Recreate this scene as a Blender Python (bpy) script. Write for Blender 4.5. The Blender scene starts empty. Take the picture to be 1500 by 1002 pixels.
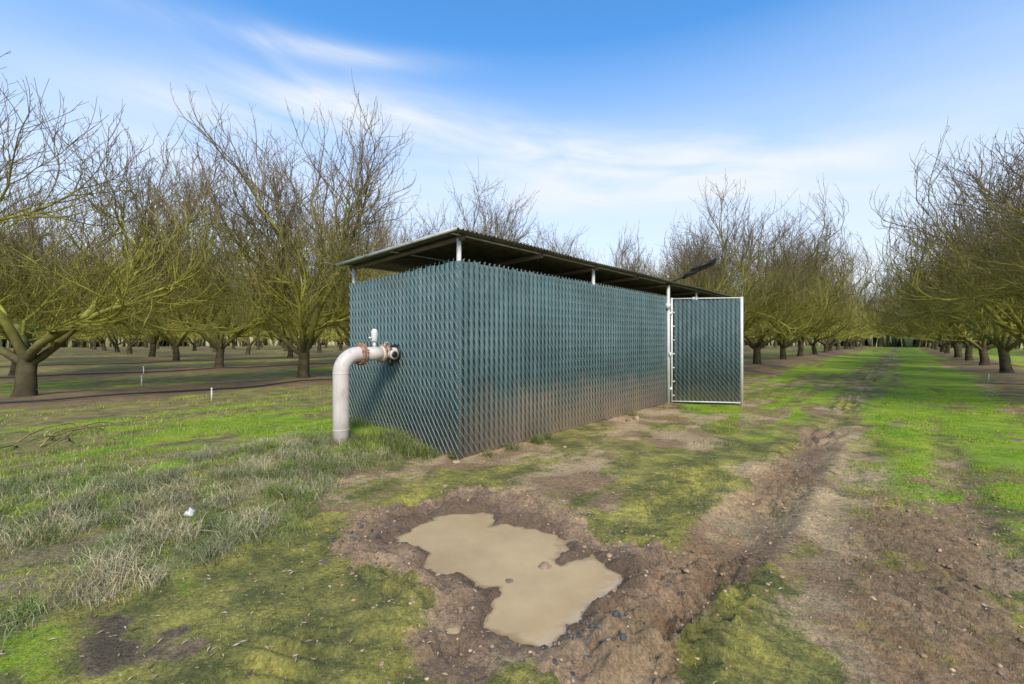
import bpy, math, random
import numpy as np
from mathutils import Vector, Matrix

rad = math.radians
scene = bpy.context.scene
rs = np.random.RandomState(7)
random.seed(7)

# ------------------------------------------------------------------ helpers
def link(ob):
    scene.collection.objects.link(ob); return ob

def empty(name, loc=(0, 0, 0)):
    e = bpy.data.objects.new(name, None); e.empty_display_size = 0.2
    e.location = loc
    return link(e)

def child(ob, parent):
    ob.parent = parent
    ob.matrix_parent_inverse = Matrix.Translation(-Vector(parent.location))
    return ob

def mesh_np(name, V, F, mat=None, col=None, smooth=False, extra=None, do_link=True):
    V = np.asarray(V, dtype=np.float32); F = np.asarray(F, dtype=np.int32)
    me = bpy.data.meshes.new(name)
    k = F.shape[1]
    me.vertices.add(len(V)); me.vertices.foreach_set('co', V.ravel())
    me.loops.add(F.size); me.loops.foreach_set('vertex_index', F.ravel())
    me.polygons.add(len(F))
    me.polygons.foreach_set('loop_start', np.arange(0, F.size, k, dtype=np.int32))
    me.polygons.foreach_set('loop_total', np.full(len(F), k, dtype=np.int32))
    if smooth:
        me.polygons.foreach_set('use_smooth', np.ones(len(F), dtype=bool))
    if col is not None:
        a = me.color_attributes.new('Col', 'FLOAT_COLOR', 'POINT')
        c = np.ones((len(V), 4), dtype=np.float32); c[:, :3] = col
        a.data.foreach_set('color', c.ravel())
    if extra:
        for n, arr in extra.items():
            a = me.attributes.new(n, 'FLOAT', 'POINT')
            a.data.foreach_set('value', np.asarray(arr, dtype=np.float32))
    me.update(calc_edges=True)
    me.validate()
    if mat: me.materials.append(mat)
    ob = bpy.data.objects.new(name, me)
    return link(ob) if do_link else ob

class MB:
    """quad mesh builder"""
    def __init__(s): s.v = []; s.f = []; s.c = []
    def box(s, c, size, R=None, col=(1, 1, 1)):
        b = len(s.v); sx, sy, sz = [q / 2 for q in size]
        for x, y, z in [(-1,-1,-1),(1,-1,-1),(1,1,-1),(-1,1,-1),(-1,-1,1),(1,-1,1),(1,1,1),(-1,1,1)]:
            p = Vector((x*sx, y*sy, z*sz))
            if R is not None: p = R @ p
            p = p + Vector(c); s.v.append(tuple(p)); s.c.append(col)
        for q in [(0,3,2,1),(4,5,6,7),(0,1,5,4),(1,2,6,5),(2,3,7,6),(3,0,4,7)]:
            s.f.append(tuple(b+i for i in q))
    def tube(s, pts, rads, k=8, cols=None, caps=True):
        n = len(pts); b = len(s.v)
        pts = [Vector(p) for p in pts]
        if not hasattr(rads, '__len__'): rads = [rads]*n
        ref = None
        for i in range(n):
            if i == 0: t = pts[1]-pts[0]
            elif i == n-1: t = pts[-1]-pts[-2]
            else: t = pts[i+1]-pts[i-1]
            if t.length < 1e-9: t = Vector((0, 0, 1))
            t.normalize()
            if ref is None:
                ref = Vector((1, 0, 0)) if abs(t.x) < 0.8 else Vector((0, 1, 0))
            u = ref - t*ref.dot(t)
            if u.length < 1e-5: u = t.orthogonal()
            u.normalize(); w = t.cross(u); ref = u
            for j in range(k):
                a = 2*math.pi*j/k
                p = pts[i] + (u*math.cos(a)+w*math.sin(a))*rads[i]
                s.v.append((p.x, p.y, p.z))
                s.c.append(cols[i] if cols else (1, 1, 1))
        for i in range(n-1):
            for j in range(k):
                j2 = (j+1) % k
                s.f.append((b+i*k+j, b+i*k+j2, b+(i+1)*k+j2, b+(i+1)*k+j))
        if caps:
            for ring, rev in ((0, True), (n-1, False)):
                cidx = len(s.v); s.v.append(tuple(pts[ring])); s.c.append(cols[ring] if cols else (1, 1, 1))
                o = b+ring*k
                for j in range(0, k, 2):
                    q = (o+j, o+(j+1) % k, o+(j+2) % k, cidx)
                    s.f.append(q[::-1] if rev else q)
    def make(s, name, mat, smooth=False, do_link=True):
        return mesh_np(name, s.v, s.f, mat, np.array(s.c), smooth, do_link=do_link)

def hsh(ix, iy, seed):
    ix = ix.astype(np.int64); iy = iy.astype(np.int64)
    h = (ix*374761393 + iy*668265263 + seed*974634777) & 0xffffffff
    h = ((h ^ (h >> 13))*1274126177) & 0xffffffff
    h = h ^ (h >> 16)
    return (h & 0xffffff)/float(0xffffff)
def vn(x, y, seed):
    fx = np.floor(x); fy = np.floor(y); tx = x-fx; ty = y-fy
    tx = tx*tx*(3-2*tx); ty = ty*ty*(3-2*ty)
    a = hsh(fx, fy, seed); b = hsh(fx+1, fy, seed); c = hsh(fx, fy+1, seed); d = hsh(fx+1, fy+1, seed)
    return (a*(1-tx)+b*tx)*(1-ty)+(c*(1-tx)+d*tx)*ty
def fbm(x, y, size, octv=4, seed=1):
    r = 0; amp = 1; tot = 0; f = 1.0/size
    for o in range(octv):
        ca, sa = math.cos(o*0.9+seed), math.sin(o*0.9+seed)
        r = r + amp*vn((x*ca-y*sa)*f+o*17.3, (x*sa+y*ca)*f+o*9.1, seed+o)
        tot += amp; amp *= 0.55; f *= 2.05
    return r/tot
def ss(a, b, x):
    t = np.clip((x-a)/(b-a), 0, 1); return t*t*(3-2*t)
def G(x, c, w): return np.exp(-((x-c)/w)**2)

# ------------------------------------------------------------------ materials
def new_mat(name):
    m = bpy.data.materials.new(name); m.use_nodes = True
    nt = m.node_tree
    return m, nt, nt.nodes['Principled BSDF']
def N(nt, t, **kw):
    n = nt.nodes.new(t)
    for k, v in kw.items(): setattr(n, k, v)
    return n
def noise(nt, scale, detail=4, rough=0.6, vec=None):
    n = N(nt, 'ShaderNodeTexNoise'); n.inputs['Scale'].default_value = scale
    n.inputs['Detail'].default_value = detail; n.inputs['Roughness'].default_value = rough
    if vec is not None: nt.links.new(vec, n.inputs['Vector'])
    return n.outputs['Fac']
def mrange(nt, src, a, b, c, d):
    n = N(nt, 'ShaderNodeMapRange'); nt.links.new(src, n.inputs[0])
    for i, v in enumerate((a, b, c, d)): n.inputs[i+1].default_value = v
    return n.outputs[0]
def mixc(nt, fac, a, b, blend='MIX'):
    n = N(nt, 'ShaderNodeMix', data_type='RGBA', blend_type=blend)
    for sock, val in ((n.inputs[0], fac), (n.inputs[6], a), (n.inputs[7], b)):
        if hasattr(val, 'is_linked'): nt.links.new(val, sock)
        elif isinstance(val, (int, float)): sock.default_value = val
        else: sock.default_value = (*val, 1)
    return n.outputs[2]
def mth(nt, op, a, b=None, clamp=False):
    n = N(nt, 'ShaderNodeMath', operation=op); n.use_clamp = clamp
    for i, v in enumerate((a, b)):
        if v is None: continue
        if hasattr(v, 'is_linked'): nt.links.new(v, n.inputs[i])
        else: n.inputs[i].default_value = v
    return n.outputs[0]
def bump(nt, bs, h, dist, strength=1.0):
    n = N(nt, 'ShaderNodeBump'); n.inputs['Distance'].default_value = dist
    n.inputs['Strength'].default_value = strength
    nt.links.new(h, n.inputs['Height']); nt.links.new(n.outputs[0], bs.inputs['Normal'])
def pos(nt):
    return N(nt, 'ShaderNodeNewGeometry').outputs['Position']

def simple(name, col, rough=0.6, metal=0.0, nscale=8, var=0.35, bscale=60, bd=0.002, col2=None, thr=(0.5, 0.62)):
    m, nt, bs = new_mat(name); p = pos(nt)
    f = mrange(nt, noise(nt, nscale, 4, 0.6, p), 0.25, 0.75, 1-var, 1+var)
    c = mixc(nt, 1.0, col, f, 'MULTIPLY')
    if col2:
        msk = mrange(nt, noise(nt, nscale*1.7, 5, 0.7, p), thr[0], thr[1], 0, 1)
        c = mixc(nt, msk, c, col2)
    nt.links.new(c, bs.inputs['Base Color'])
    bs.inputs['Roughness'].default_value = rough; bs.inputs['Metallic'].default_value = metal
    if bd: bump(nt, bs, noise(nt, bscale, 3, 0.6, p), bd)
    return m

# ground: soil colour from 'Col', with moss and grass amounts ('moss','turf') broken up by fine noise
def ground_material():
    m, nt, bs = new_mat('soil_moss_ground'); p = pos(nt)
    A = lambda n: N(nt, 'ShaderNodeAttribute', attribute_name=n)
    wet = A('wet').outputs['Fac']; mo = A('moss').outputs['Fac']; tu = A('turf').outputs['Fac']
    big = noise(nt, 2.4, 7, 0.7, p); fine = noise(nt, 42, 5, 0.78, p); midn = noise(nt, 13, 7, 0.78, p)
    n1 = mrange(nt, big, 0.3, 0.7, 0.76, 1.24)
    n2 = mrange(nt, fine, 0.3, 0.7, 0.45, 1.55)
    c = A('Col').outputs['Color']
    na = noise(nt, 5.5, 10, 0.80, p)
    mm = mrange(nt, mth(nt, 'ADD', mth(nt, 'MULTIPLY', na, 1.4), mth(nt, 'MULTIPLY', mth(nt, 'SUBTRACT', mo, .5), 1.0)), .66, .84, 0, .88)
    hue = mrange(nt, big, .42, .62, 0, 1)
    mcol = mixc(nt, hue, (.140, .155, .030), (.38, .33, .055))
    c = mixc(nt, mm, c, mcol)
    tt = mrange(nt, mth(nt, 'ADD', midn, mth(nt, 'MULTIPLY', mth(nt, 'SUBTRACT', tu, .5), 1.0)), .46, .74, 0, 1)
    tcol = mixc(nt, mrange(nt, noise(nt, .9, 5, 0.65, p), .38, .62, 0, 1), (.19, .33, .014), (.38, .44, .03))
    c = mixc(nt, tt, c, tcol)
    c = mixc(nt, 1.0, c, n1, 'MULTIPLY'); c = mixc(nt, 1.0, c, n2, 'MULTIPLY')
    v = N(nt, 'ShaderNodeTexVoronoi'); v.inputs['Scale'].default_value = 60
    mp = N(nt, 'ShaderNodeMapping'); mp.inputs['Scale'].default_value = (1, 0.5, 1); mp.inputs['Rotation'].default_value = (0, 0, 0.6)
    nt.links.new(p, mp.inputs[0]); nt.links.new(mp.outputs[0], v.inputs['Vector'])
    fl = mrange(nt, v.outputs['Distance'], 0.12, 0.2, 1, 0)
    gate = mrange(nt, na, 0.50, 0.62, 0, 0.6)
    c = mixc(nt, mth(nt, 'MULTIPLY', fl, gate), c, (0.48, 0.36, 0.22))
    dk = mrange(nt, midn, 0.56, 0.66, 0, 0.6)
    c = mixc(nt, dk, c, (0.105, 0.072, 0.035))
    c = mixc(nt, mth(nt, 'MULTIPLY', wet, 0.75), c, (0.14, 0.088, 0.052))
    nt.links.new(c, bs.inputs['Base Color'])
    nt.links.new(mrange(nt, wet, 0, 1, 0.92, 0.20), bs.inputs['Roughness'])
    bs.inputs['Specular IOR Level'].default_value = 0.35
    h = mth(nt, 'ADD', noise(nt, 60, 5, 0.75, p), mth(nt, 'MULTIPLY', noise(nt, 12, 5, 0.7, p), 2.4))
    bump(nt, bs, h, 0.022, 1.0)
    return m

def attr_mat(name, rough=0.8, nscale=20, var=0.3, transl=0.0, bscale=None, bd=0.01, spec=0.3, gain=1.0):
    m, nt, bs = new_mat(name); 
    at = N(nt, 'ShaderNodeAttribute', attribute_name='Col')
    tc = N(nt, 'ShaderNodeTexCoord').outputs['Object']
    c = at.outputs['Color']
    if var > 0:
        f = mrange(nt, noise(nt, nscale, 2, 0.6, tc), 0.25, 0.75, (1-var)*gain, (1+var)*gain)
        c = mixc(nt, 1.0, c, f, 'MULTIPLY')
    bs.inputs['Roughness'].default_value = rough
    bs.inputs['Specular IOR Level'].default_value = spec
    if transl < 0:      # plain diffuse shader
        df = N(nt, 'ShaderNodeBsdfDiffuse'); nt.links.new(c, df.inputs['Color'])
        nt.links.new(df.outputs[0], nt.nodes['Material Output'].inputs['Surface'])
        nt.nodes.remove(bs)
        return m
    nt.links.new(c, bs.inputs['Base Color'])
    if bscale: bump(nt, bs, noise(nt, bscale, 5, 0.7, tc), bd)
    if transl > 0:
        tr = N(nt, 'ShaderNodeBsdfTranslucent'); nt.links.new(c, tr.inputs['Color'])
        df = N(nt, 'ShaderNodeBsdfDiffuse'); nt.links.new(c, df.inputs['Color'])
        mx = N(nt, 'ShaderNodeMixShader'); mx.inputs[0].default_value = transl
        out = nt.nodes['Material Output']
        nt.links.new(df.outputs[0], mx.inputs[1]); nt.links.new(tr.outputs[0], mx.inputs[2])
        nt.links.new(mx.outputs[0], out.inputs['Surface'])
    return m

def dusted(nt, p, c, top, amount, tan, power=.7):
    sep = N(nt, 'ShaderNodeSeparateXYZ'); nt.links.new(p, sep.inputs[0])
    z = sep.outputs['Z']; y = sep.outputs['Y']
    zz = mth(nt, 'ADD', z, mth(nt, 'MULTIPLY', mth(nt, 'SUBTRACT', noise(nt, 1.3, 8, 0.75, p), 0.5), 1.0))
    d = mrange(nt, zz, 0.0, top, 1.0, 0.0)
    d = mth(nt, 'POWER', d, power)
    a = mrange(nt, y, 3.6, 4.8, 0.30, 1.0); b = mrange(nt, y, 8.0, 10.5, 1.0, 0.4)
    d = mth(nt, 'MULTIPLY', mth(nt, 'MULTIPLY', d, mth(nt, 'MULTIPLY', a, b)), amount)
    return mixc(nt, d, c, tan)
def slat_mat(name, dusty):
    m, nt, bs = new_mat(name); p = pos(nt)
    at = N(nt, 'ShaderNodeAttribute', attribute_name='Col')
    f = mrange(nt, noise(nt, 1.3, 6, 0.65, p), 0.3, 0.7, 0.78, 1.28)
    c = mixc(nt, 1.0, at.outputs['Color'], f, 'MULTIPLY')
    c = mixc(nt, mrange(nt, noise(nt, 5, 6, 0.7, p), 0.5, 0.72, 0, 0.35), c, (0.21, 0.27, 0.27))
    c = dusted(nt, p, c, 0.90 if dusty else 0.5, 1.0 if dusty else .8, (0.74, 0.58, 0.43), 1.0)
    nt.links.new(c, bs.inputs['Base Color'])
    bs.inputs['Roughness'].default_value = .65
    bs.inputs['Specular IOR Level'].default_value = 0.3
    return m

M_ground = ground_material()
M_slat_f = slat_mat('green_slat_dusty', True)
M_slat_s = slat_mat('green_slat', False)
mwi, nt, bs = new_mat('faded_green_wire'); p = pos(nt)
c = mixc(nt, mrange(nt, noise(nt, 3, 3, .6, p), .3, .7, 0, 1), (.26, .34, .33), (.46, .52, .50))
c = dusted(nt, p, c, .8, .9, (.72, .60, .48)); nt.links.new(c, bs.inputs['Base Color']); bs.inputs['Roughness'].default_value = .6
M_wire = mwi
M_galv = simple('painted_pole', (0.72, 0.70, 0.64), 0.5, 0.1, 12, 0.15, col2=(0.40, 0.32, 0.22), thr=(0.64, 0.74))
M_roof = simple('weathered_roof_metal', (0.13, 0.125, 0.10), 0.6, 0.3, 4, 0.3, col2=(0.09, 0.06, 0.04))
M_trim = simple('roof_edge_metal', (0.46, 0.46, 0.42), 0.5, 0.3, 6, 0.25, col2=(0.14, 0.09, 0.06), thr=(0.55, 0.7))
M_wood = simple('roof_beam_steel', (0.13, 0.10, 0.08), 0.7, 0, 6, 0.3)
M_pipe = simple('cream_pipe_paint', (0.62, 0.55, 0.49), 0.5, 0, 5, 0.16, 40, 0.001, col2=(0.42, 0.30, 0.23), thr=(0.54, 0.78))
M_rust = simple('rusty_steel', (0.29, 0.14, 0.08), 0.8, 0.1, 18, 0.5, 90, 0.003, col2=(0.55, 0.42, 0.35), thr=(0.5, 0.6))
M_dark = simple('dark_plastic', (0.018, 0.018, 0.02), 0.4, 0, 10, 0.2)
M_white = simple('white_plastic', (0.70, 0.69, 0.66), 0.45, 0, 10, 0.12)
M_conc = simple('concrete', (0.46, 0.38, 0.27), 0.9, 0, 12, 0.3, 50, 0.006)
M_hose = simple('black_poly_hose', (0.02, 0.02, 0.02), 0.5, 0, 10, 0.3, bd=0)
M_bark = attr_mat('almond_bark', 0.9, 5, 0.4, -1)
M_grass = attr_mat('grass_blades', 0.6, 4, 0.0, 0.3, spec=0.2)
M_leaf = attr_mat('dry_leaves', 0.75, 30, 0.25, -1)
M_clod = attr_mat('mud_clod', 0.6, 30, 0.35, 0, 50, 0.006)

mw, nt, bs = new_mat('muddy_water'); p = pos(nt)
at = N(nt, 'ShaderNodeAttribute', attribute_name='Col').outputs['Color']   # R = depth of water
sepw = N(nt, 'ShaderNodeSeparateColor'); nt.links.new(at, sepw.inputs[0])
c = mixc(nt, mrange(nt, noise(nt, 1.8, 5, 0.6, p), 0.35, 0.65, 0, 1), (0.62, 0.42, 0.215), (0.48, 0.32, 0.16))
c = mixc(nt, mrange(nt, sepw.outputs[0], .0, .6, .7, 0), c, (0.25, 0.16, 0.09))
nt.links.new(c, bs.inputs['Base Color']); bs.inputs['Roughness'].default_value = 0.015
bs.inputs['IOR'].default_value = 1.36; bs.inputs['Specular IOR Level'].default_value = 0.9
bump(nt, bs, noise(nt, 10, 3, 0.5, p), 0.004, 0.6)
M_water = mw

# ------------------------------------------------------------------ terrain functions (world metres)
POND = np.array([(-2.873,1.822),(-3.016,2.105),(-2.992,2.516),(-2.777,2.816),(-2.62,2.70),(-2.52,2.55),(-2.40,2.66),(-2.185,2.763),(-1.851,2.595),
 (-1.86,2.43),(-1.72,2.40),(-1.595,2.624),(-1.386,2.572),(-1.275,2.41),(-1.279,2.176),(-1.299,1.996),(-1.384,1.75),(-1.524,1.645),(-1.666,1.612),
 (-1.814,1.811),(-1.86,1.95),(-1.975,1.882),(-2.21,1.832),(-2.385,1.828),(-2.535,1.913),(-2.687,1.845)])
def sdpoly(x, y):
    P = POND; n = len(P)
    d = np.full(x.shape, 1e9); s = np.ones(x.shape)
    j = n-1
    for i in range(n):
        ex, ey = P[j]-P[i]; wx = x-P[i][0]; wy = y-P[i][1]
        t = np.clip((wx*ex+wy*ey)/(ex*ex+ey*ey), 0, 1)
        bx = wx-ex*t; by = wy-ey*t
        d = np.minimum(d, bx*bx+by*by)
        c1 = y >= P[i][1]; c2 = y < P[j][1]; c3 = ex*wy > ey*wx
        flip = (c1 & c2 & c3) | (~c1 & ~c2 & ~c3)
        s = np.where(flip, -s, s); j = i
    return s*np.sqrt(d)

ROWS = [3.3-9.2*k for k in range(0, 14)]
def edge_x(y):
    return -3.5 - 1.25*ss(1.0, 2.7, y) + 0.0*y
def rutL(x, y):
    w = 0.12*(vn(y*0.7, y*0+3, 5)-.5)
    return G(x, -0.95+w, 0.22)*ss(1.2, 2.2, y)*ss(13, 8.0, y)
def rutR(x, y):
    w = 0.16*(vn(y*0.6, y*0+8, 15)-.5)
    return G(x, 0.42+w, 0.22)*ss(13, 7.0, y)
def hgt(x, y, sd=None):
    if sd is None: sd = sdpoly(x, y)
    near = np.exp(-(np.hypot(x, y)/30)**2)
    h = 0.035*(fbm(x, y, 1.4, 3, 11)-.5) + 0.036*(fbm(x, y, .28, 5, 12)-.5)*near
    n = fbm(x, y, .13, 4, 21); nr = np.abs(fbm(x, y, .22, 3, 23)-.5)*2
    sdn = sd + 0.28*(fbm(x, y, .24, 5, 31)-.5)
    h = h - 0.085*ss(0.12, -0.12, sdn)
    churn = G(sdn, 0.26, 0.22)
    h = h + churn*(0.020 + 0.17*(n-.5) + .10*(.25-nr))
    rl = rutL(x, y); rr = rutR(x, y)
    h = h - 0.08*rl*ss(1.8, 3.2, y) - 0.045*rr + (rl+rr)*.07*(n-.5)
    h = h + 0.07*(G(x, -1.28, .09)+G(x, -0.62, .09))*ss(1.5, 2.5, y)*ss(10, 6, y)*(fbm(x, y, .5, 2, 77))
    tr1 = np.sin(2*np.pi*(y+0.55*np.abs(x+0.95))/0.125)
    m1 = G(x, -0.98, 0.28)*ss(.40, .52, fbm(x, y, .9, 3, 41))*ss(1.6, 2.2, y)
    wob = .25*fbm(x, y, .5, 2, 43)
    tr2 = np.sin(2*np.pi*(y+0.25*x+wob)/0.15)
    m2 = G(x, 0.08, 0.36)*G(y, 4.1, 1.6)*ss(.30, .48, fbm(x, y, .8, 3, 42))
    m3 = G(x, -1.65, 0.28)*G(y, 4.4, .9)
    m4 = G(x, -2.1, 0.3)*G(y, 0.9, .6)*.6
    m5 = G(x, -0.8, .30)*G(y, 2.1, .9)
    h = h + 0.036*(np.clip(tr1*1.6, -1, 1)+.4)*m1*ss(.3, .5, n) + 0.055*np.clip(tr2*1.5, -1, 1)*m2*ss(.25, .5, n)
    h = h + 0.036*(np.clip(np.sin(2*np.pi*(y-0.5*x+wob)/0.14)*1.5, -1, 1)+.6)*(m3+m4+m5)*ss(.3, .55, n)
    h = h + 0.06*ss(0.15, -0.5, x-edge_x(y))
    for r in ROWS: h = h + 0.12*G(x, r, 1.3)
    return h

C = lambda *a: np.array(a, dtype=float)
def colors(x, y, sd):
    A = lambda m: m[:, None]
    soil = C(.33, .205, .105); soil2 = C(.56, .385, .20); dark = C(.10, .075, .042)
    litter = C(.22, .145, .075)
    n1 = fbm(x, y, 1.1, 5, 51); n2 = fbm(x, y, .45, 5, 52); n3 = fbm(x, y, 2.6, 4, 53); n4 = fbm(x, y*.35, .5, 4, 54)
    c = soil[None]*A(1-ss(.36, .62, n2)) + soil2[None]*A(ss(.36, .62, n2))
    moss = .43 + .52*ss(.38, .58, n1*.5+n4*.5)
    turf = np.zeros_like(x)
    rg = ss(5.5, 10, y + 4*(n1-.5))*ss(.34, .50, n4); rg = np.maximum(rg*.85, ss(12, 20, y)*.88)
    tracks = np.clip(G(x, -1.0, .40)+G(x, .75, .35)*.8, 0, 1)
    rg = rg*(1-.8*rutL(x, y))*(1-.60*tracks*(.5+n2))
    rg = rg - .50*ss(.48, .60, fbm(x, y*.12, .7, 4, 66))*ss(8, 14, y)
    cs = np.clip((G(x, 0.35, .75)*ss(4.2, 6.0, y)+G(x, 1.2, .55)*ss(3.2, 5, y))*ss(.36, .52, n2+.06), 0, 1)*.9
    turf = np.clip(np.maximum(rg, cs), 0, 1)
    alg = ss(.59, .70, fbm(x, y, .7, 4, 71))*ss(-3.6, -3.0, x)*ss(7, 4, y)
    turf = np.maximum(turf, .42*alg)
    sb = ss(-1.6, -2.9, x)*ss(3.2, 4.2, y)*ss(9.5, 7, y)
    moss = moss - .30*sb; turf = turf*(1-.7*sb)
    nb2 = fbm(x, y, .22, 4, 57)
    p1 = np.clip((G(x, -3.1, .42)*G(y, -.02, .25)+G(x, -3.25, .45)*G(y, .55, .2)+.8*G(x, -2.5, .5)*G(y, .05, .16))*1.3, 0, 1)
    turf = np.maximum(turf, p1*.75*ss(.25, .55, nb2*.6+n2*.4)); moss = moss+.3*p1
    p2 = np.clip(G(x, -2.80, .65)*G(y, .38, .22)*1.7, 0, 1)*ss(.30, .55, nb2)*.9
    c = c*(1-A(p2)) + dark[None]*A(p2); moss = moss*(1-.85*p2); turf = turf*(1-.8*p2)
    rr = np.clip(rutL(x, y)*1.3 + rutR(x, y)*.7*ss(.36, .5, n2+.05), 0, 1)*ss(.25, .42, n4)
    c = c*(1-A(rr)) + (C(.36, .225, .12)[None]*A(.5+.85*n2))*A(rr)
    moss = moss-.45*rr; turf = turf*(1-rr)
    rb = G(x, .12, .45)*G(y, 4.1, 1.4)*ss(.38, .52, n2)*.85
    c = c*(1-A(rb)) + C(.22, .14, .08)[None]*A(rb); moss = moss-.2*rb; turf = turf*(1-.5*rb)
    # mud ring at the puddle
    pm = ss(.50, .14, sd + .45*(n2-.5))
    c = c*(1-A(pm)) + C(.43, .275, .16)[None]*(.7+.6*A(n2))*A(pm)
    moss = moss-.8*pm; turf = turf*(1-pm)
    # left bank and field
    lb = ss(.12, -.12, x-edge_x(y)+.35*(n2-.5))
    fb = ss(-4.4, -5.6, x+.8*(n1-.5))
    bank = C(.34, .26, .13)[None]*(.6+.7*A(n2)); fc = bank*(1-A(fb)) + C(.31, .23, .10)[None]*A(fb)
    ft = .22 + .30*ss(.5, .6, n1)*(1-fb) + fb*(.55*ss(.40, .56, n3*.5+n2*.5)+.06)
    streak = ss(.42, .58, fbm(x, y*.15, 1.2, 4, 61))*ss(-8, -10.5, x)
    ft = ft-.5*streak
    c = c*(1-A(lb)) + fc*A(lb); turf = turf*(1-lb)+ft*lb; moss = moss*(1-lb)+.55*lb
    for i, r in enumerate(ROWS):
        w = 1.7 if i else 1.35
        ok = ss(w+.5, w-.5, np.abs(x-r)+1.4*(n1-.5))
        if i == 1: ok = ok*ss(13, 17, y)
        ok = ok*.9
        c = c*(1-A(ok)) + (litter[None]*(.6+.8*A(n2)))*A(ok); turf = turf*(1-.80*ok); moss = moss*(1-.4*ok)
    wet = ss(.30, .03, sd+.32*(n2-.5))
    wet = np.maximum(wet, .6*pm*ss(.52, .66, fbm(x, y, .3, 3, 88)))
    wet = np.maximum(wet, .65*rutL(x, y)*ss(.48, .60, n2)*ss(8, 3, y))
    return c, wet, moss, turf

# ------------------------------------------------------------------ ground sheet
def axis(a, b, step, g, far):
    mid = np.arange(a, b, step); lo = [a]; s = step
    while lo[-1] > -far: s *= g; lo.append(lo[-1]-s)
    hi = [mid[-1]]; s = step
    while hi[-1] < far: s *= g; hi.append(hi[-1]+s)
    return np.concatenate([np.array(lo[1:])[::-1], mid, np.array(hi[1:])])
ax = axis(-4.6, 1.3, .016, 1.035, 700); ay = axis(-0.2, 5.6, .016, 1.035, 700)
X, Y = np.meshgrid(ax, ay); xf = X.ravel(); yf = Y.ravel()
SD = sdpoly(xf, yf)
Z = hgt(xf, yf, SD); col, wet, mossA, turfA = colors(xf, yf, SD)
nx, ny = len(ax), len(ay)
idx = np.arange(nx*ny).reshape(ny, nx)
F = np.stack([idx[:-1, :-1].ravel(), idx[:-1, 1:].ravel(), idx[1:, 1:].ravel(), idx[1:, :-1].ravel()], 1)
mesh_np('ground', np.stack([xf, yf, Z], 1), F, M_ground, col, True, {'wet': wet, 'moss': mossA, 'turf': turfA})

wx = np.arange(-3.7, -0.6, .02); wy = np.arange(1.0, 3.5, .02)
WX, WY = np.meshgrid(wx, wy); s = sdpoly(WX.ravel(), WY.ravel()).reshape(WX.shape)
idw = np.arange(WX.size).reshape(WX.shape); ok = s[:-1, :-1] < .20
Fw = np.stack([idw[:-1, :-1][ok], idw[:-1, 1:][ok], idw[1:, 1:][ok], idw[1:, :-1][ok]], 1)
WL = -.032
dpt = np.clip((WL-hgt(WX.ravel(), WY.ravel()))/.03, 0, 1)
mesh_np('puddle_water', np.stack([WX.ravel(), WY.ravel(), np.full(WX.size, WL)], 1), Fw, M_water, np.stack([dpt]*3, 1), True)

# ------------------------------------------------------------------ grass
BV = []; BF = []; BC = []; nb = 0
def blades(x, y, ln, wd, c, lean=.6):
    global nb
    n = len(x)
    if n == 0: return
    z = hgt(x, y) - .006
    a = rs.uniform(0, 2*np.pi, n); ln = ln*rs.uniform(.55, 1.25, n)
    le = lean*rs.uniform(.2, 1.2, n); b = rs.uniform(0, 2*np.pi, n)
    dx, dy = np.cos(b), np.sin(b); sx, sy = np.cos(a)*wd, np.sin(a)*wd
    V = np.zeros((n, 6, 3))
    mx = x+dx*ln*.3*le; my = y+dy*ln*.3*le; mz = z+ln*.6
    tx = x+dx*ln*le; ty = y+dy*ln*le; tz = z+ln*np.sqrt(np.clip(1-(le*.75)**2, .1, 1))
    for i, (px, py, pz, w) in enumerate(((x, y, z, 1), (mx, my, mz, .8), (tx, ty, tz, .12))):
        V[:, 2*i, 0] = px-sx*w; V[:, 2*i, 1] = py-sy*w; V[:, 2*i, 2] = pz
        V[:, 2*i+1, 0] = px+sx*w; V[:, 2*i+1, 1] = py+sy*w; V[:, 2*i+1, 2] = pz
    o = nb + np.arange(n)*6
    BF.append(np.stack([o, o+1, o+3, o+2], 1)); BF.append(np.stack([o+2, o+3, o+5, o+4], 1))
    BV.append(V.reshape(-1, 3)); cc = np.repeat(c, 6, 0).reshape(n, 6, 3)
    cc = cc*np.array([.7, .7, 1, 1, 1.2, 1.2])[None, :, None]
    BC.append(cc.reshape(-1, 3)); nb += n*6
def pick(n, pal):
    pal = np.array(pal); i = rs.randint(0, len(pal), n)
    return pal[i]*rs.uniform(.7, 1.3, (n, 1))
GREEN = [(.26, .43, .018), (.34, .49, .025), (.21, .34, .025), (.44, .48, .05)]
GREY = [(.34, .35, .17), (.40, .40, .23), (.24, .26, .11), (.74, .60, .37), (.32, .36, .09), (.66, .53, .30), (.56, .49, .28)]
def scatter(x0, x1, y0, y1, dens, size, thr, seed):
    n = int((x1-x0)*(y1-y0)*dens)
    x = rs.uniform(x0, x1, n); y = rs.uniform(y0, y1, n)
    k = fbm(x, y, size, 3, seed) > thr + rs.uniform(-.06, .06, n)
    return x[k], y[k]
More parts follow.
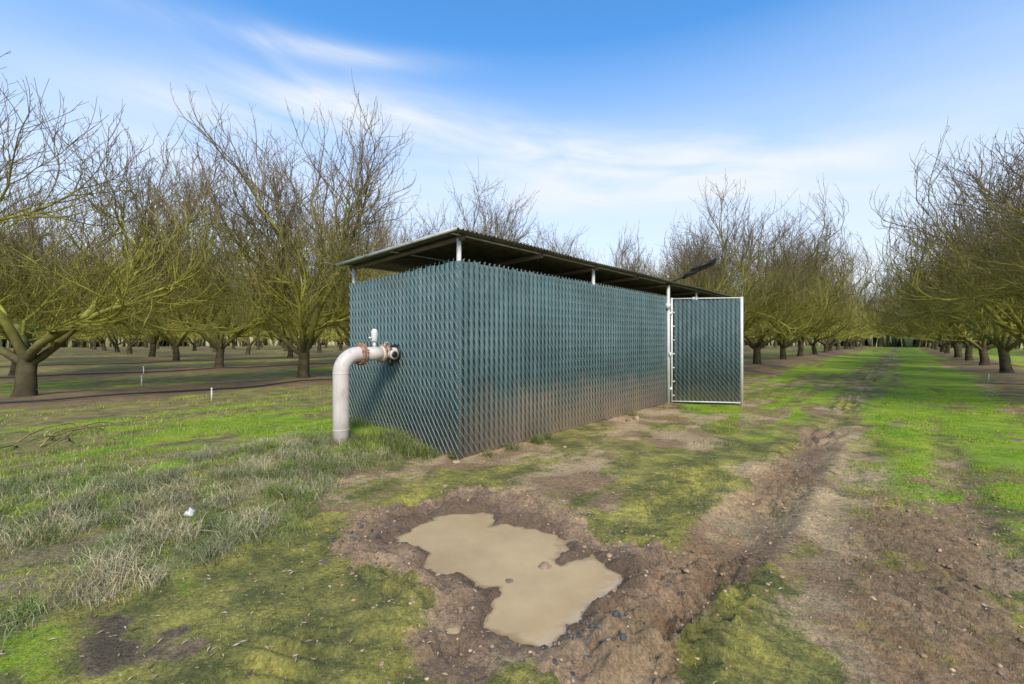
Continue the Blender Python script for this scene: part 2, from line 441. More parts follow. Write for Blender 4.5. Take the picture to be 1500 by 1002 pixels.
# tussocks on the bank: each is one fan of long blades in its own tint
nc = 520
cx = rs.uniform(-6.0, -3.40, nc); cy = rs.uniform(-1.6, 3.0, nc)
k = (cx < edge_x(cy)+.12) & (fbm(cx, cy, .9, 2, 90) > .33)
cx = cx[k]; cy = cy[k]
for a, b in zip(cx, cy):
    m = rs.randint(60, 190); r = rs.uniform(.03, .11)
    x = a+rs.normal(0, r*1.2, m); y = b+rs.normal(0, r, m)
    q = rs.rand()
    g0_ = [GREY[0], GREY[1], GREY[2]] if q < .36 else (GREY[3:4]+GREY[5:] + GREY[1:2] if q < .74 else (GREEN[2:3]+GREY[4:5]+GREY[:1]))
    blades(x, y, rs.uniform(.04, .135), .0021, pick(m, g0_)*rs.uniform(.7, 1.2), 1.3)
x, y = scatter(-6.5, -3.4, -1.6, 3.0, 1700, .35, .40, 91); k = x < edge_x(y)+.05+rs.normal(0, .05, len(x)); x = x[k]; y = y[k]
blades(x, y, .035, .002, pick(len(x), GREY[3:]+GREEN[:2]), 1.2)
def notshed(x, y): return ~((x > -6.85) & (x < -4.05) & (y > 3.5) & (y < 14.7))
for (a, b, c_, d, de, ln, w, th, sd_) in [(-9.5, -4.9, -2, 9, 600, .05, .0032, .48, 92), (-9.5, -7, 9, 20, 160, .06, .006, .48, 93),
        (-13.2, -9.3, -2, 14, 160, .05, .006, .50, 94)]:
    x, y = scatter(a, b, c_, d, de, .8, th, sd_); k = notshed(x, y); x = x[k]; y = y[k]
    blades(x, y, ln, w, pick(len(x), GREEN+GREY[4:6]), .7)
for (a, b, c_, d, de, ln, w, th, sd_) in [(-.5, 1.5, 4.6, 9, 1700, .03, .0026, .49, 96), (-.4, 1.9, 9, 18, 350, .04, .005, .49, 97),
        (.8, 2.0, 3.0, 6, 1500, .04, .0026, .49, 98), (-3.4, -1.5, 7.0, 16, 400, .045, .004, .50, 99)]:
    x, y = scatter(a, b, c_, d, de, .5, th, sd_)
    blades(x, y, ln, w, pick(len(x), GREEN), .7)
x, y = scatter(-3.5, 1.2, .1, 7, 600, .4, .52, 101); k = sdpoly(x, y) > .35; x = x[k]; y = y[k]
blades(x, y, .020, .0018, pick(len(x), GREEN+GREY), .9)
mesh_np('grass', np.concatenate(BV), np.concatenate(BF), M_grass, np.concatenate(BC), True)

BV, BF, BC, nb = [], [], [], 0
for (a, b, r, m, ln) in [(-4.85, 3.25, .15, 800, .17), (-5.1, 3.3, .12, 400, .16), (-4.6, 3.35, .12, 400, .13), (-5.1, 3.0, .2, 300, .09),
        (-3.98, 3.95, .08, 120, .10), (-3.97, 4.4, .09, 160, .11), (-3.97, 4.9, .07, 200, .14), (-3.95, 5.2, .06, 120, .12), (-6.3, 3.35, .15, 300, .16),
        (-3.9, 7.9, .1, 120, .10), (-3.6, 9.4, .2, 300, .10), (-1.9, 6.6, .16, 260, .06)]:
    x = a+rs.normal(0, r*1.3, m); y = b+rs.normal(0, r*.7, m)
    y = np.where((x < -4.1), np.minimum(y, 3.52), y); x = np.where((y > 3.56) & (x < -4.0), -4.0+np.abs(rs.normal(0, .05, m)), x)
    blades(x, y, ln, .0028, pick(m, [(.18, .21, .08), (.26, .27, .12), (.14, .17, .05), (.20, .28, .04), (.4, .34, .2)]), .8)
mesh_np('weeds', np.concatenate(BV), np.concatenate(BF), M_grass, np.concatenate(BC), True)

# ------------------------------------------------------------------ fallen leaves
def leaves(name, n, xr, yr, size, pal, thr=None):
    x = rs.uniform(*xr, n); y = rs.uniform(*yr, n)
    k = (sdpoly(x, y) > .05) & notshed(x, y)
    if thr is not None: k &= fbm(x, y, .9, 3, 120) > thr
    x = x[k]; y = y[k]; n = len(x); z = hgt(x, y)+.006
    a = rs.uniform(0, 6.28, n); L = size*rs.uniform(.4, 1.4, n); W = L*rs.uniform(.2, .36, n)
    dx, dy = np.cos(a), np.sin(a); tl = rs.uniform(-.3, .3, n); cu = rs.uniform(0, .5, n)
    V = np.zeros((n, 6, 3))
    for i, (u, w, h) in enumerate(((-1, 0, 0), (-.1, 1, 1), (1, 0, 0), (-.1, -1, 1), (-.1, 0, 0), (.0, 0, 0))):
        V[:, i, 0] = x+dx*u*L-dy*w*W; V[:, i, 1] = y+dy*u*L+dx*w*W
        V[:, i, 2] = z+h*W*cu*1.4+u*L*tl*.4+L*.12
    o = np.arange(n)*6
    F = np.concatenate([np.stack([o, o+4, o+2, o+1], 1), np.stack([o, o+3, o+2, o+4], 1)])
    return mesh_np(name, V.reshape(-1, 3), F, M_leaf, np.repeat(pick(n, pal), 6, 0))
LP = [(.46, .32, .19), (.33, .20, .12), (.58, .45, .31), (.17, .10, .06), (.38, .26, .15)]
leaves('fallen_leaves', 3600, (-3.6, 1.9), (-.1, 7), .017, LP, .40)
leaves('fallen_leaves', 1500, (-10, 5), (5, 24), .022, LP)

import bmesh
bm = bmesh.new(); bmesh.ops.create_icosphere(bm, subdivisions=2, radius=1)
IV = np.array([v.co[:] for v in bm.verts]); IF = np.array([[v.index for v in f.verts] for f in bm.faces]); bm.free()
def rocks(name, pts, pal, mat=M_clod):
    Vs = []; Fs = []; Cs = []
    for i, (x, y, r) in enumerate(pts):
        q = IV*(1+.28*np.sin(IV[:, [1, 2, 0]]*rs.uniform(2, 4)+rs.uniform(0, 6, 3)))*np.array([1, rs.uniform(.6, 1), rs.uniform(.4, .75)])*r
        a = rs.uniform(0, 6.28); ca, sa = math.cos(a), math.sin(a)
        q = np.stack([q[:, 0]*ca-q[:, 1]*sa, q[:, 0]*sa+q[:, 1]*ca, q[:, 2]], 1)
        z = hgt(np.array([x]), np.array([y]))[0]
        Vs.append(q+np.array([x, y, z+r*.15])); Fs.append(IF+i*len(IV)); Cs.append(np.repeat(pick(1, pal), len(IV), 0))
    return mesh_np(name, np.concatenate(Vs), np.concatenate(Fs), mat, np.concatenate(Cs), True)
pts = [(rs.normal(-1.2, .16), rs.normal(1.88, .15), rs.uniform(.005, .020)) for _ in range(90)]
pts += [(rs.normal(-3.0, .12), rs.normal(1.66, .14), rs.uniform(.004, .018)) for _ in range(55)]
rocks('gravel', pts, [(.08, .075, .07), (.13, .115, .10), (.19, .155, .12)])
pts = []
while len(pts) < 460:
    x = rs.uniform(-3.6, -.6); y = rs.uniform(.9, 3.7); s_ = sdpoly(np.array([x]), np.array([y]))[0]
    if .06 < s_ < .6: pts.append((x, y, rs.uniform(.003, .013)*(1.8 if rs.rand() < .10 else 1)))
for _ in range(380): pts.append((rs.normal(-.95, .24), rs.uniform(1.3, 8), rs.uniform(.004, .014)))
for _ in range(220): pts.append((rs.normal(.25, .3), rs.uniform(2.8, 7), rs.uniform(.004, .018)))
pts += [(-4.03, 3.48, .05), (-3.7, 7.6, .07), (-3.75, 7.35, .045), (-3.5, 5.0, .03)]
rocks('mud_clods', pts, [(.36, .235, .14), (.48, .33, .19), (.27, .17, .10)])
rocks('mud_island', [(-1.80, 2.33, .075), (-1.86, 2.06, .07), (-1.98, 2.02, .04)], [(.30, .19, .12)])

q = IV*(1+.5*np.sin(IV[:, [2, 0, 1]]*7+1.3))*np.array([.05, .03, .035])
mesh_np('plastic_litter', q+np.array([-4.25, .88, .11]), IF, M_white, None)

# ------------------------------------------------------------------ fence enclosure
FX, FY0, FY1, BX, FH = -4.09, 3.57, 14.6, -6.80, 2.50
shed = empty('pump_enclosure', (FX, FY0, 0))
SL = [(.080, .140, .142), (.087, .149, .151), (.074, .132, .135), (.093, .156, .156), (.083, .145, .147)]
PW, PH = .092, .122
def panel(name, p0, p1, z0, z1, mat, parent, knuck=True, z1b=None, dark=1.0):
    p0 = Vector((*p0, 0)); p1 = Vector((*p1, 0)); L = (p1-p0).length; d = (p1-p0)/L
    n = Vector((d.y, -d.x, 0))
    if z1b is None: z1b = z1
    top = lambda u: z1+(z1b-z1)*u/L
    s = MB(); w = MB(); k = int(L/PW); pw = L/k
    for i in range(k):
        u0 = i*pw+.001; u1 = (i+1)*pw-.0025; um = (u0+u1)/2
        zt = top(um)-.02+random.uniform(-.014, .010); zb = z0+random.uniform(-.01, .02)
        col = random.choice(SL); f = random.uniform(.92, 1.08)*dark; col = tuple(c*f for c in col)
        b = len(s.v); ln = random.uniform(-.001, .001); of = random.uniform(-.001, .001)
        for z, du in ((zb, 0), (zt, ln)):
            for u, o in ((u0, -.001), (um, .0003), (u1, -.001), (um, -.006)):
                s.v.append(tuple(p0+d*(u+du)+n*(o+of)+Vector((0, 0, z)))); s.c.append(col)
        for a, c_ in ((0, 1), (1, 2), (2, 3), (3, 0)): s.f.append((b+a, b+c_, b+4+c_, b+4+a))
        s.f.append((b+4, b+5, b+6, b+7)); s.f.append((b, b+3, b+2, b+1))
    H = z1-z0; slope = PH/PW; m = int((L+H/slope)/pw)+1
    for i in range(m):
        for sgn, off in ((1, .0050), (-1, -.010)):
            ua = i*pw-H/slope; ub = ua + H/slope
            if sgn > 0: z_at = lambda u: z1-(u-ua)*slope
            else: z_at = lambda u: z0+(u-ua)*slope
            a = max(ua, 0); b_ = min(ub, L)
            if b_-a < .01: continue
            if z1b != z1:
                while a < b_ and z_at(a) > top(a): a += .01
                while b_ > a and z_at(b_) > top(b_): b_ -= .01
                if b_-a < .01: continue
            A = p0+d*a+n*off+Vector((0, 0, z_at(a))); B = p0+d*b_+n*off+Vector((0, 0, z_at(b_)))
            w.tube([A, B], .0034 if sgn > 0 else .0025, 4, caps=False)
    if knuck:
        for i in range(k+1):
            u = i*pw; zt = top(u)+random.uniform(-.005, .004)
            a = p0+d*u
            w.tube([a+Vector((0, 0, zt-.06))-d*.012, a+Vector((0, 0, zt+.002)), a+Vector((0, 0, zt+.010))+d*.006], .0026, 4, caps=False)
    o1 = s.make(name+'_slats', mat); o2 = w.make(name+'_chain_link', M_wire)
    child(o1, parent); child(o2, parent)
panel('front_wall', (FX, FY0), (FX, 9.93), .02, FH, M_slat_f, shed)
panel('front_wall_far', (FX, 11.7), (FX, FY1), .02, FH, M_slat_f, shed)
panel('side_wall', (BX, FY0), (FX, FY0), .02, 2.42, M_slat_s, shed, True, FH)
panel('far_wall', (FX, FY1), (BX, FY1), .02, 2.42, M_slat_s, shed)
panel('back_wall', (BX, FY1), (BX, FY0), .02, 2.42, M_slat_s, shed)
pl = MB()
XI, XB = FX-.05, BX+.06
RS, RZ0 = .032, 2.82           # roof slope, height above the front wall line
def roofz(x): return RZ0 - .02 + (x-FX)*RS
for y in (FY0+.05, 6.79, 9.97, 12.0, FY1-.08):
    for x in (XI, XB):
        if y == 9.97 and x == XI: continue
        pl.tube([(x, y, 0), (x, y, roofz(x)-.045)], .03, 10)
pl.tube([(FX+.01, 9.985, 0), (FX+.01, 9.985, 2.80)], .038, 12)
pl.tube([(FX, 11.66, 0), (FX, 11.66, 2.6)], .034, 10)
for x in (XI, XB):
    for z in (2.36, .15): 
        pl.tube([(x, FY0+.06, z), (x, FY1-.06, z)] if x == XB else [(x, FY0+.06, z), (x, 9.95, z)], .02, 8)
for y in (FY0+.05, FY1-.08): pl.tube([(XI, y, 2.36), (XB, y, 2.36)], .02, 8)
child(pl.make('poles_and_rails', M_galv, True), shed)
lb = MB(); lb.box((FX+.03, 9.93, 2.27), (.07, .13, .12)); lb.box((FX+.07, 9.93, 2.27), (.012, .09, .08)); lb.box((FX+.06, 9.97, 1.15), (.05, .05, .09))
child(lb.make('lock_box', M_white), shed)
ry = np.arange(3.42, 14.82, .0127); rx = np.linspace(-6.93, -3.95, 5)
RX, RY = np.meshgrid(rx, ry)
RZ = RZ0+(RX-FX)*RS + .012*np.sin(RY*2*np.pi/.0762) + .008*np.sin(RY*1.7)
t = np.stack([RX.ravel(), RY.ravel(), RZ.ravel()], 1); b_ = t-np.array([0, 0, .004]); n_ = len(t)
ii = np.arange(n_).reshape(RX.shape)
Ft = np.stack([ii[:-1, :-1].ravel(), ii[:-1, 1:].ravel(), ii[1:, 1:].ravel(), ii[1:, :-1].ravel()], 1)
Fb = Ft[:, ::-1]+n_
rim = []
for e in (ii[:, 0], ii[:, -1][::-1], ii[0, :][::-1], ii[-1, :]):
    rim.append(np.stack([e[:-1], e[1:], e[1:]+n_, e[:-1]+n_], 1))
child(mesh_np('roof_sheet', np.concatenate([t, b_]), np.concatenate([Ft, Fb]+rim), M_roof, None, True), shed)
bmz = MB(); trm = MB()
Rr = Matrix.Rotation(-math.atan(RS), 3, 'Y')
for y in (FY0+.05, 6.79, 9.97, 12.0, 13.3, FY1-.08, 5.2, 8.4):
    bmz.box((-5.45, y, RZ0-.062+(-5.45-FX)*RS), (2.80, .045, .06), Rr)
child(bmz.make('rafters', M_wood), shed)
for x in (FX-.02, -5.45, BX+.03):
    trm.box((x, 9.1, RZ0-.024+(x-FX)*RS), (.04, 11.25, .012))
trm.box((-5.44, 3.412, RZ0-.012+(-5.44-FX)*RS), (3.0, .012, .04), Rr)
child(trm.make('roof_purlins_and_fascia', M_trim), shed)

# ------------------------------------------------------------------ gate leaf
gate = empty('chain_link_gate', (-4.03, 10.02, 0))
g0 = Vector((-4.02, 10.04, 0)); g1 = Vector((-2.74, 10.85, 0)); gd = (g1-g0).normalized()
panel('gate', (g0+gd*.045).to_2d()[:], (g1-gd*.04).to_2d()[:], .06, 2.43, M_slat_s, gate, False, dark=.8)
gm = MB()
gm.tube([g0+Vector((0, 0, .03)), g0+Vector((0, 0, 2.46))], .026, 10); gm.tube([g1+Vector((0, 0, .0)), g1+Vector((0, 0, 2.46))], .034, 10)
for z in (.06, 2.44): gm.tube([g0+Vector((0, 0, z)), g1+Vector((0, 0, z))], .014, 8)
for z in (.35, 2.1): gm.box((FX+.045, 10.02, z), (.09, .05, .06))
nrm = Vector((gd.y, -gd.x, 0))
for z in np.arange(.2, 2.4, .32): gm.box(g0+gd*.035+nrm*.022+Vector((0, 0, z)), (.05, .008, .03), Matrix.Rotation(math.atan2(gd.y, gd.x), 3, 'Z'))
child(gm.make('gate_frame', M_galv, True), gate)

# ------------------------------------------------------------------ solar lamp on gate post
sol = empty('solar_light', (FX, 9.97, 2.8))
a0 = Vector((-3.80, 10.02, 2.93)); a1 = Vector((-3.17, 10.56, 3.30)); ad = (a1-a0).normalized()
side = ad.cross(Vector((0, 0, 1))).normalized(); up = side.cross(ad).normalized()
R = Matrix((ad, side, up)).transposed()
sm = MB(); sm.tube([(FX+.01, 9.985, 2.78), (FX+.06, 10.0, 2.82), tuple(a0+ad*.1-up*.03), tuple(a0+ad*.3-up*.03)], .02, 8)
sm.box((FX+.02, 9.985, 2.79), (.10, .10, .06))
child(sm.make('arm', M_dark, True), sol)
Rt = R @ Matrix.Rotation(rad(22), 3, 'X')
s2 = MB(); s2.box((a0+a1)/2+ad*.08, (.62, .28, .035), Rt); s2.box(a0+ad*.22-up*.03, (.34, .2, .04), Rt); s2.box(a0+ad*.5-up*.03, (.5, .08, .03), Rt)
child(s2.make('panel_and_lamp', M_dark), sol)

# ------------------------------------------------------------------ pipe
pipe = empty('irrigation_pipe', (-5.44, 2.74, 0))
px_, py_, pz_, pr = -5.44, 2.74, 1.30, .102
pm = MB(); path = [(px_, py_, .0), (px_, py_, .5), (px_, py_, pz_-.24)]
for i in range(1, 13):
    a = i/12*math.pi/2; path.append((px_, py_+.24*(1-math.cos(a)), pz_-.24+.24*math.sin(a)))
path += [(px_, 3.02, pz_)]
pm.tube(path, pr, 28)
pm.tube([(px_, 3.08, pz_), (px_, 3.36, pz_)], pr*.93, 28)
pm.tube([(px_, 3.36, pz_), (px_, 3.75, pz_)], pr*.8, 24)
for z in (pz_-.245, .33):
    pm.tube([(px_, py_, z-.008), (px_, py_, z), (px_, py_, z+.008)], [pr, pr+.006, pr], 28, caps=False)
child(pm.make('pipe_and_elbow', M_pipe, True), pipe)
rm = MB()
for y in (3.00, 3.035, 3.34, 3.40): rm.tube([(px_, y-.011, pz_), (px_, y+.011, pz_)], pr+.048 if y < 3.2 else pr+.03, 28)
for i in range(8):
    a = i*math.pi/4+.39; r = pr+.032
    rm.tube([(px_+r*math.cos(a), 2.965, pz_+r*math.sin(a)), (px_+r*math.cos(a), 3.07, pz_+r*math.sin(a))], .009, 6)
child(rm.make('flanges', M_rust), pipe)
ZB = .10
bf = MB()
for z in (ZB, ZB+.045): bf.tube([(px_, py_, z-.018), (px_, py_, z+.018)], pr+.06, 28)
for i in range(8):
    a = i*math.pi/4+.2; r = pr+.038
    bf.tube([(px_+r*math.cos(a), py_+r*math.sin(a), ZB-.02), (px_+r*math.cos(a), py_+r*math.sin(a), ZB+.09)], .012, 6)
child(bf.make('base_flange', M_rust), pipe)
av = MB(); vy = 3.22
av.tube([(px_, vy, pz_+.08), (px_, vy, pz_+.17)], .022, 12)
av.tube([(px_, vy, pz_+.165), (px_, vy, pz_+.18), (px_, vy, pz_+.30), (px_, vy, pz_+.33), (px_, vy, pz_+.345)], [.034, .042, .046, .036, .012], 16)
av.tube([(px_, vy-.045, pz_+.22), (px_, vy-.085, pz_+.22)], .013, 8)
child(av.make('air_vent', M_white, True), pipe)
vb = MB()
vb.tube([(px_, 3.30, pz_), (px_, 3.33, pz_), (px_, 3.44, pz_), (px_, 3.47, pz_)], [pr*.8, pr*1.08, pr*1.08, pr*.8], 20)
vb.tube([(px_+.08, 3.40, pz_-.01), (px_+.19, 3.40, pz_-.01)], .052, 16)
vb.tube([(px_+.185, 3.40, pz_-.01), (px_+.215, 3.40, pz_-.01)], .068, 16)
vb.tube([(px_, 3.39, pz_+.09), (px_, 3.39, pz_+.15)], .018, 8)
vb.tube([(px_-.02, 3.39, pz_+.15), (px_+.1, 3.36, pz_+.155)], .009, 6)
child(vb.make('valve', M_pipe, True), pipe)
dk = MB(); dk.tube([(px_+.2, 3.40, pz_-.01), (px_+.218, 3.40, pz_-.01)], .046, 16)
dk.tube([(px_, 3.545, pz_), (px_, 3.56, pz_)], .13, 20)
for yy in (3.36, 3.43): dk.tube([(px_, yy-.006, pz_), (px_, yy+.006, pz_)], pr*1.2, 20)
dk.box((px_+.1, 3.41, pz_-.12), (.05, .05, .1))
child(dk.make('outlet_opening_and_bolts', M_dark), pipe)
cb = MB(); cb.tube([(px_+.01, py_, -.05), (px_+.01, py_, .078)], [.27, .20], 14)
child(cb.make('concrete_pad', M_conc), pipe)

# ------------------------------------------------------------------ trees
def make_tree(seed, hi=True):
    R_ = random.Random(seed); B = MB()
    NS = [4, 7, 6, 5, 4, 1]; JI = [.05, .18, .21, .20, .17, .2]; UP = [0, .07, .08, .12, .10, .1]
    KS = [10, 8, 5, 4, 3, 3]
    NCH = [6, 6, 10, 11, 3] if hi else [5, 6, 8, 7, 0]
    tk = 1.0 if hi else 1.45
    def bc(level, z):
        if level == 0: c = (.085, .070, .040)
        elif level == 1:
            t = min(1, max(0, (z-1.0)/.8)); c = tuple(a*(1-t)+b*t for a, b in zip((.085, .072, .040), (.24, .23, .055)))
        elif level == 2: c = (.31, .295, .055)
        elif level == 3: c = (.32, .295, .065) if z < 4.4 else (.26, .22, .10)
        else:
            t = min(1, max(0, (z-2.4)/3.2)); c = tuple(a*(1-t)+b*t for a, b in zip((.32, .28, .075), (.25, .185, .14)))
        return c
    def rv():
        return Vector((R_.gauss(0, 1), R_.gauss(0, 1), R_.gauss(0, 1)))
    def branch(p, d, L, r0, r1, lv):
        n = NS[lv]; pts = [p.copy()]; rr = [r0]; ds = [d.copy()]
        cs = [bc(lv, p.z)]
        for i in range(n):
            d = (d + rv()*JI[lv] + Vector((0, 0, UP[lv]))).normalized()
            if p.z < 1.6 and lv > 1 and d.z < 0: d.z = abs(d.z)*.3
            rad_ = math.hypot(p.x, p.y)
            if rad_ > 3.7:      # outer shoots turn up instead of running away from the crown
                d = (d - Vector((p.x, p.y, 0))/rad_*.30*(rad_-3.4) + Vector((0, 0, .22))).normalized()
            p = p+d*(L/n); pts.append(p.copy()); t = (i+1)/n; rr.append(r0*(1-t)+r1*t); ds.append(d.copy())
            f = R_.uniform(.6, 1.3); cs.append(tuple(c*f for c in bc(lv, p.z)))
        B.tube(pts, rr, KS[lv], cs, caps=False)
        if lv >= 5 or NCH[min(lv, 4)] == 0: return
        nc = NCH[lv]
        if lv == 4: nc = R_.choice([1, 2, 3])
        for j in range(nc):
            if lv == 0:
                t = R_.uniform(.75, 1)
            else:
                t = 1.0 if j < (2 if lv < 4 else 0) else R_.uniform(.2, .97)
            fi = t*n; i0 = min(int(fi), n-1); q = pts[i0].lerp(pts[i0+1], fi-i0); dd = ds[i0+1]; r = (rr[i0]*(1-(fi-i0))+rr[i0+1]*(fi-i0))
            if lv == 0:
                a = (j+R_.uniform(-.25, .25))/nc*2*math.pi; th = rad(R_.uniform(26, 54))
                nd = Vector((math.cos(a)*math.sin(th), math.sin(a)*math.sin(th), math.cos(th)))
                branch(q, nd, R_.uniform(2.3, 3.4), .088*R_.uniform(.8, 1.2), .045, 1)
            else:
                ax_ = dd.cross(rv()).normalized(); an = rad(R_.uniform(10, 30) if t == 1.0 else R_.uniform(28, 64))
                nd = (Matrix.Rotation(an, 3, ax_) @ dd); 
                out = Vector((q.x, q.y, 0)); out = out.normalized() if out.length > .3 else out
                nd = (nd + out*.08 + Vector((0, 0, .16 if lv > 1 else .06))).normalized()
                if lv == 1: branch(q, nd, R_.uniform(1.6, 2.8), min(.040, r*.85), .020, 2)
                elif lv == 2: branch(q, nd, R_.uniform(1.0, 2.1), min(.019, r*.85)*tk**.5, .008*tk**.5, 3)
                elif lv == 3: branch(q, nd, R_.uniform(.4, 1.25), .0075*tk, .0038*tk, 4)
                elif lv == 4: branch(q, nd, R_.uniform(.08, .25), .0045, .0032, 5)
    ln = Vector((R_.uniform(-.12, .12), R_.uniform(-.12, .12), 1)).normalized()
    B.tube([(0, 0, -.15), (0, 0, .05), tuple(ln*.25)], [.27, .215, .175], 10, [(.075, .06, .038)]*3, caps=False)
    branch(ln*.24, ln, R_.uniform(.55, .85), .175, .15, 0)
    return B.make('almond_tree_mesh', M_bark if hi else M_bark_haze, True, do_link=False).data
M_bark_haze = attr_mat('almond_bark_hazed', 0.9, 3, 0.3, -1, gain=1.35)  # same bark, brightened by gain so its colour carries the distance haze
HI = [make_tree(100+i*13, True) for i in range(4)]
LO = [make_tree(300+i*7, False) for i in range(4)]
V2 = (-0.668, .744); R2 = (.744, .668)
far_parent = empty('distant_orchard_trees')
rt = random.Random(5)
cnt = 0
for i, rx_ in enumerate(ROWS + [12.5, 21.7]):
    base = 20.0 if i == 1 else (14.0 if i == 0 else -0.3)
    ys = [base+6.6*k for k in range(-1 if i > 1 else 0, 28)]
    for y in ys:
        x = rx_ + rt.uniform(-.25, .25); yy = y+rt.uniform(-.3, .3)
        dep = x*V2[0]+yy*V2[1]; lat = x*R2[0]+yy*R2[1]
        if dep < 2 or abs(lat) > 1.2*dep+7: continue
        if dep > (130 if i < 2 else 88): continue
        near = dep < 34
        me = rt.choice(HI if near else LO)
        ob = bpy.data.objects.new('almond_tree', me); link(ob)
        sc = rt.uniform(.94, 1.08)
        if i == 0 and y < 15: sc = .84
        ob.location = (x, yy, .08); ob.rotation_euler = (0, 0, rt.uniform(0, 6.28)); ob.scale = (sc*1.08, sc*1.08, sc*1.04)
        if not near:
            ob.name = 'tree'; ob.parent = far_parent
        cnt += 1
# far treeline closing the horizon (irregular belts of bare crowns, colours lightened to paint in distance haze)
tv = []; tf = []; tcx = []
rg_ = np.random.RandomState(3)
for (D, hh) in ((112, 6.0), (125, 7.2), (150, 8.2)):
    th = np.linspace(-2.3, .55, 2600)
    x = np.sin(th)*D; y = np.cos(th)*D
    n1_ = fbm(x, y, 5.0, 3, int(D)); hi_ = hh*(.55+.75*n1_)+rg_.uniform(-.7, .7, len(th))
    rj = rg_.uniform(-2.0, 2.0, len(th))
    x = x+np.sin(th)*rj; y = y+np.cos(th)*rj
    b = len(tv)
    for i in range(len(th)):
        f = rg_.uniform(.8, 1.2)
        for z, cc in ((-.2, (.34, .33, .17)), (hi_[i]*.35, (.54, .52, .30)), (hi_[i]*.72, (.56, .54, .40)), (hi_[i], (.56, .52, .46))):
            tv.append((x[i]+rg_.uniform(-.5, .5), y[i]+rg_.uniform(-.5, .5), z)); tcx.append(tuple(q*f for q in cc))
    for i in range(len(th)-1):
        for k_ in range(3): a_ = b+i*4+k_; tf.append((a_, a_+4, a_+5, a_+1))
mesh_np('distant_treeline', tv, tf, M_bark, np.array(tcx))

for xr in (-14.05, -23.3, -32.5):
    hb = MB(); pts_ = []
    for i in range(0, 90):
        y = -8+i*.6; x = xr+.12*math.sin(y*.5)+.07*math.sin(y*1.9)
        z = float(hgt(np.array([x]), np.array([y]))[0]); pts_.append((x, y, z+.035+.03*max(0, math.sin(y*1.3))))
    hb.tube(pts_, .022, 6); hb.make('irrigation_hose', M_hose, True)
for (x, y) in [(-12.0, 2.9), (-17.5, 2.4), (-22.9, 3.2), (2.1, 21.5)]:
    sb = MB(); z = float(hgt(np.array([x]), np.array([y]))[0])
    sb.tube([(x, y, z-.05), (x+.01, y, z+.26)], .014, 8); sb.tube([(x+.01, y, z+.26), (x+.01, y, z+.30), (x+.01, y, z+.31)], [.02, .02, .01], 8)
    sb.make('sprinkler_riser', M_galv, True)
fb_ = MB(); rb_ = random.Random(3)
for k_ in range(7):
    a = rb_.uniform(-.6, .6)+(.4 if k_ % 2 else 2.4); p_ = Vector((-8.9+rb_.uniform(-.4, .4), .2+rb_.uniform(-.3, .3), .07)); d_ = Vector((math.cos(a), math.sin(a), .35)); P_ = [p_.copy()]
    for j in range(6):
        d_ = d_+Vector((rb_.gauss(0, .15), rb_.gauss(0, .15), -.11)); p_ = p_+d_.normalized()*.22; P_.append(p_.copy())
    fb_.tube(P_, [.013-.0016*j for j in range(7)], 5, [(.30, .24, .10)]*7)
fb_.make('fallen_branch', M_bark, True)

# ------------------------------------------------------------------ world
EL, ROT = 42, 128
w = bpy.data.worlds.new('World'); scene.world = w; w.use_nodes = True
nt = w.node_tree; bg = nt.nodes['Background']
sky = N(nt, 'ShaderNodeTexSky', sky_type='NISHITA'); sky.sun_disc = False
sky.sun_elevation = rad(EL); sky.sun_rotation = rad(ROT); sky.air_density = 1.0; sky.dust_density = .4; sky.ozone_density = 2.2
tc = N(nt, 'ShaderNodeTexCoord'); sep = N(nt, 'ShaderNodeSeparateXYZ'); nt.links.new(tc.outputs['Generated'], sep.inputs[0])
az = mth(nt, 'ARCTAN2', sep.outputs['X'], sep.outputs['Y']); el = mth(nt, 'ARCSINE', sep.outputs['Z'])
def blob(a0, e0, wd, ht, tilt):
    da = mth(nt, 'SUBTRACT', az, rad(a0)); de = mth(nt, 'SUBTRACT', el, rad(e0)); ct, st = math.cos(rad(tilt)), math.sin(rad(tilt))
    u = mth(nt, 'ADD', mth(nt, 'MULTIPLY', da, ct), mth(nt, 'MULTIPLY', de, st))
    v = mth(nt, 'SUBTRACT', mth(nt, 'MULTIPLY', de, ct), mth(nt, 'MULTIPLY', da, st))
    u = mth(nt, 'DIVIDE', u, rad(wd)); v = mth(nt, 'DIVIDE', v, rad(ht))
    r = mth(nt, 'ADD', mth(nt, 'MULTIPLY', u, u), mth(nt, 'MULTIPLY', v, v))
    return mth(nt, 'EXPONENT', mth(nt, 'MULTIPLY', r, -1))
comb = N(nt, 'ShaderNodeCombineXYZ')
tu = mth(nt, 'ADD', az, mth(nt, 'MULTIPLY', el, .3)); tv_ = mth(nt, 'SUBTRACT', el, mth(nt, 'MULTIPLY', az, -.12))
nt.links.new(mth(nt, 'MULTIPLY', tu, 3.2), comb.inputs[0]); nt.links.new(mth(nt, 'MULTIPLY', tv_, 15), comb.inputs[1])
wn = N(nt, 'ShaderNodeTexNoise'); wn.inputs['Scale'].default_value = 1.0; wn.inputs['Detail'].default_value = 6; wn.inputs['Roughness'].default_value = .55; wn.inputs['Distortion'].default_value = .4
nt.links.new(comb.outputs[0], wn.inputs['Vector'])
tot = None
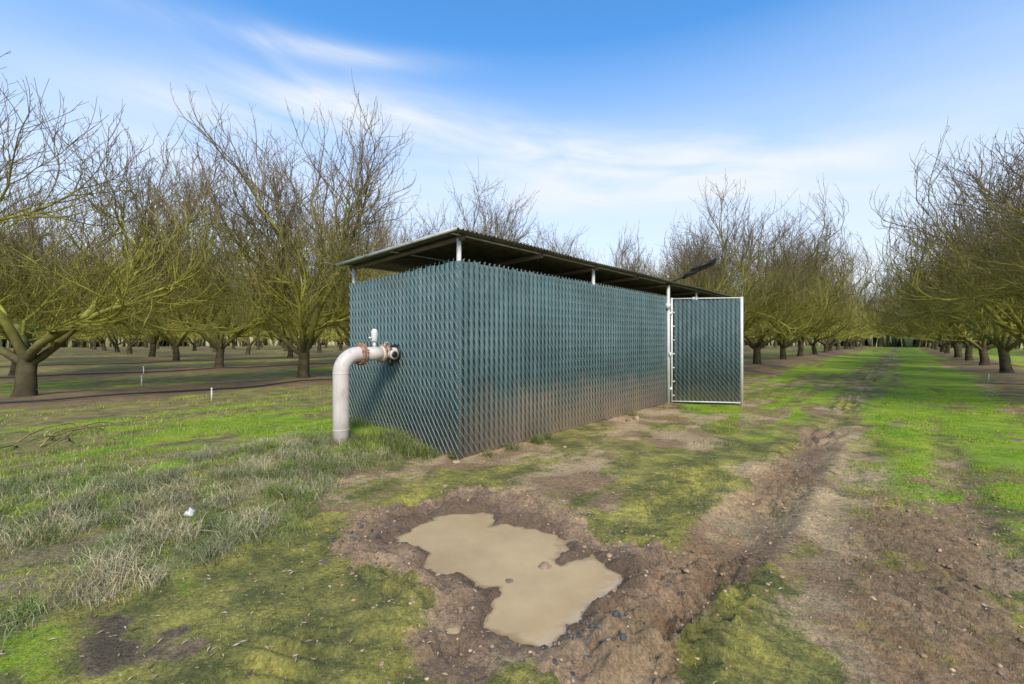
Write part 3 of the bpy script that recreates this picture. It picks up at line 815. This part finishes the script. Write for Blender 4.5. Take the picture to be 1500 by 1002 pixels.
for (a, e, wd, ht, ti, k_) in [(-74, 24.5, 12, 2.4, 4, .60), (-58, 26.0, 14, 2.8, -6, .80), (-38, 24.0, 11, 2.0, -12, .60), (-68, 31.0, 14, 1.1, 3, .5),
                               (-18, 19.0, 24, 3.8, -6, 1.0), (-48, 18, 28, 3.5, 0, .50), (-80, 19, 16, 3, 0, .3), (60, 30, 40, 10, 5, .5), (140, 25, 50, 8, 5, .5)]:
    b = mth(nt, 'MULTIPLY', blob(a, e, wd, ht, ti), k_); tot = b if tot is None else mth(nt, 'ADD', tot, b)
streak = mrange(nt, wn.outputs['Fac'], .30, .68, .15, 1.45)
cl = mth(nt, 'MULTIPLY', tot, streak)
haze = mrange(nt, el, rad(6), rad(34), 1, 0)
cl = mth(nt, 'ADD', cl, mth(nt, 'MULTIPLY', mth(nt, 'SUBTRACT', 1.0, mth(nt, 'MINIMUM', cl, 1.0)), haze))
cl = mth(nt, 'MINIMUM', cl, .97)
skc = mixc(nt, 1.0, sky.outputs[0], (0.80, 1.58, 2.05), 'MULTIPLY')
skyc = mixc(nt, cl, skc, (6.0, 6.35, 6.8))
nt.links.new(skyc, bg.inputs['Color']); bg.inputs['Strength'].default_value = .147

sun = bpy.data.lights.new('sun', 'SUN'); sun.energy = 3.6; sun.angle = rad(18); sun.color = (1, .89, .72)
so = link(bpy.data.objects.new('sun', sun))
sd_ = Vector((math.sin(rad(ROT))*math.cos(rad(EL)), math.cos(rad(ROT))*math.cos(rad(EL)), math.sin(rad(EL))))
so.rotation_euler = (-sd_).to_track_quat('-Z', 'Y').to_euler(); so.location = (5, -5, 20)

cam = bpy.data.cameras.new('camera'); co = link(bpy.data.objects.new('camera', cam))
co.location = (0, 0, 1.5); co.rotation_euler = (rad(90), 0, rad(41.9))
cam.sensor_width = 36; cam.lens = 15.36; cam.shift_y = -.0027; cam.clip_end = 3000; cam.clip_start = .05
scene.camera = co
scene.view_settings.view_transform = 'Standard'; scene.view_settings.look = 'None'; scene.view_settings.exposure = 0
